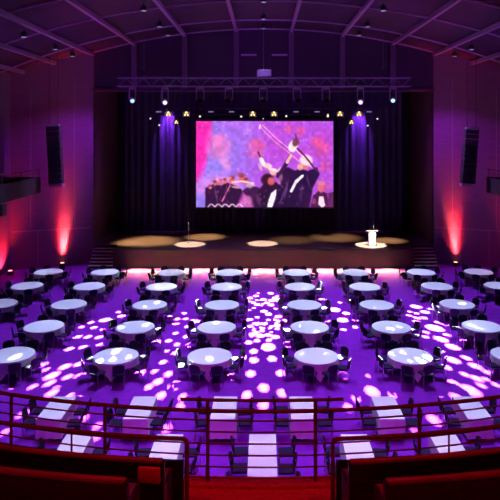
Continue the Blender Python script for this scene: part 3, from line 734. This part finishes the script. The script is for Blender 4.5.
for s, nm, xc, xd, xe in ((-1, 'left', -.905, -1.104, -1.345), (1, 'right', .82, .946, 1.2)):
    end = rad(24)*s
    # open handrail over a low solid partition
    R = 13.05; a0 = math.asin(xc/R)
    t = thing('aisle_handrail', 'dark handrail over a low black partition, %s of the aisle gap' % nm, 'handrail', group='handrails flanking the aisle')
    pe = Vector((R*math.sin(a0), CYB-R*math.cos(a0), 0))
    MB().tube([(pe.x, pe.y, 5.40), (pe.x, pe.y, 6.27), (pe.x+s*.012, pe.y, 6.305)]+arcpts(R, 6.32, a0+s*.004, end, 40), .026, 8).build('top_rail', M['rail'], t, True)
    l, h = sorted((a0+s*.003, end)); MB().arc(CYB, R-.02, R+.03, 5.40, 6.06, l, h).build('panel', M['black'], t)
    for q in (.11, .2, .29):
        an = a0+s*q; MB().tube([(R*math.sin(an), CYB-R*math.cos(an), 6.06), (R*math.sin(an), CYB-R*math.cos(an), 6.32)], .012, 6).build('post', M['rail'], t)
    for R, xx, zt, zf, lab in ((13.6, xd, 6.38, 5.62, 'front curved wooden pew, %s of the aisle gap' % nm), (14.3, xe, 6.57, 5.85, 'nearest curved wooden pew, %s of the aisle gap' % nm)):
        a0 = math.asin(xx/R); l, h = sorted((a0, end))
        t = thing('pew', lab, 'pew', group='wooden pews on the balcony')
        MB().arc(CYB, R-.02, R+.03, zf, zt-.06, l, h).build('back_panel', M['darkwood'], t)
        MB().tube(arcpts(R, zt-.03, a0, end, 40), .036, 10).build('top_rail', M['wood'], t, True)
        MB().arc(CYB, R-.42, R-.03, zf+.36, zf+.42, l, h).build('seat', M['wood'], t)
        ea = a0-s*.002; l2, h2 = sorted((ea, ea+s*.003))
        MB().arc(CYB, R-.36, R-.02, zf, zf+.44, l2, h2, 2).arc(CYB, R-.02, R+.05, zf, zt-.02, l2, h2, 2).build('end_panel', M['darkwood'], t)
        mb = MB()
        for q in range(1, 9):
            an = a0+s*q*.055
            if abs(an) < abs(end): mb.arc(CYB, R+.03, R+.036, zf+.04, zt-.08, an-.0007, an+.0007, 1)
        mb.arc(CYB, R+.03, R+.042, zt-.24, zt-.225, l+.004, h, 40)
        mb.build('panel_beading', M['darkwood'], t)
# folded red tip-up seat fixed behind the front left pew, beside the aisle
c = at(150, 481, 6.36)
t = thing('tip_up_seat', 'small folded red seat on the back of the front left pew', 'seat', (c.x, c.y, c.z), rz=rad(-5))
MB().rbox(-.122, .122, -.055, -.01, 0, .165, .012).build('cushion', M['cushion'], t, True)
MB().box(-.11, .11, -.01, .02, .03, .13).build('mounting_plate', M['black'], t)

# ------------------------------------------------------------------ stage and feature lights
for px_, py_, pw in ((190, 244.3, 2500), (262.5, 243.5, 2300), (371, 245, 4200)):
    p = on_level(px_, py_, HS); spot('stage_pool', (p.x, p.y-2.6, 12.9), p, pw*24, (1, .86, .72), 12, .3, .05)
for px_, py_, pw, an in ((150, 241, 1400, 20), (205, 237, 1500, 14), (335, 237.5, 650, 18), (388, 240.5, 1100, 12), (292, 240, 280, 16), (128, 243, 900, 10)):
    p = on_level(px_, py_, HS); spot('stage_amber', (p.x*.9, 47.5, 13.0), p, pw*17, (1, .62, .30), an*1.35, 1, .1)
p = Vector((LX, LY, HS+.6)); spot('lectern_key', (LX-.5, LY-11, 11.9), p, 13000, (1, .9, .78), 4.5, .5, .05)
for px_ in (167.5, 360):
    top = at(px_, 104, 50.15); spot('curtain_violet', top, (top.x, 51.0, top.z-2.2), 4600, (.38, .06, 1), 52, 1, .15)
    spot('curtain_violet_far', at(px_, 104, 46), at(px_, 165, 50.8), 900, (.3, .05, 1), 14, 1, .15)
# glow of the strip onto the hall floor
for k in range(13):
    x = -9+1.5*k; spot('lip_glow', (x, 43.03, HS-.12), (x, 41.75, 0), 24000, (.36, 1, .04), 88, .6, .1)
# red light over the balcony
spot('balcony_red', (-3.2, 3.9, 14.8), (-1.8, 8.2, 5.8), 780, (1, .012, .045), 80, .8, .3)
spot('balcony_red', (3.2, 3.9, 14.8), (1.8, 8.2, 5.8), 780, (1, .012, .045), 80, .8, .3)
spot('near_red', (0, 9.5, 15.0), (0, 15.5, 0), 4300, (.62, .004, 1), 70, .9, .3)
spot('hall_red', (0, 8.5, 15.2), (0, 27, 0), 350, (1, .01, .12), 70, 1, .3)
# added violet and red fill for ceiling, header and front walls, without fixtures
for s in (-1, 1):
    spot('wall_violet', (s*9.5, 41.8, 13.0), (s*15.2, 43.6, 7.0), 2400, (.42, .015, 1), 70, 1, .2)
    spot('ceiling_magenta', (s*15.6, 33, 7.5), (s*6, 40, 17), 1500, (.5, .05, 1), 105, 1, .3)
    spot('ceiling_red', (s*16.6, 34, 7.4), (s*17, 39, 14.5), 380, (1, .03, .1), 60, 1, .2)
spot('header_violet', (0, 36, 14.8), (0, 44.6, 14.6), 300, (.4, .06, 1), 120, 1, .3)

w = bpy.data.worlds.new('World'); bpy.context.scene.world = w; w.use_nodes = True
w.node_tree.nodes['Background'].inputs[0].default_value = (.25, .05, .5, 1); w.node_tree.nodes['Background'].inputs[1].default_value = .0

# ------------------------------------------------------------------ camera
cam = bpy.data.cameras.new('Camera'); co = bpy.data.objects.new('Camera', cam); C.objects.link(co)
co.location = (0, 0, EYE); co.rotation_euler = (PI/2, 0, 0)
cam.sensor_width = 36; cam.lens = F/500*36; cam.shift_x = (250-CX)/500; cam.shift_y = -(250-HY)/500
cam.clip_end = 200
sc = bpy.context.scene; sc.camera = co
vs_ = sc.view_settings; vs_.view_transform = 'Standard'; vs_.look = 'None'; vs_.exposure = 0; vs_.gamma = 1; vs_.use_curve_mapping = False
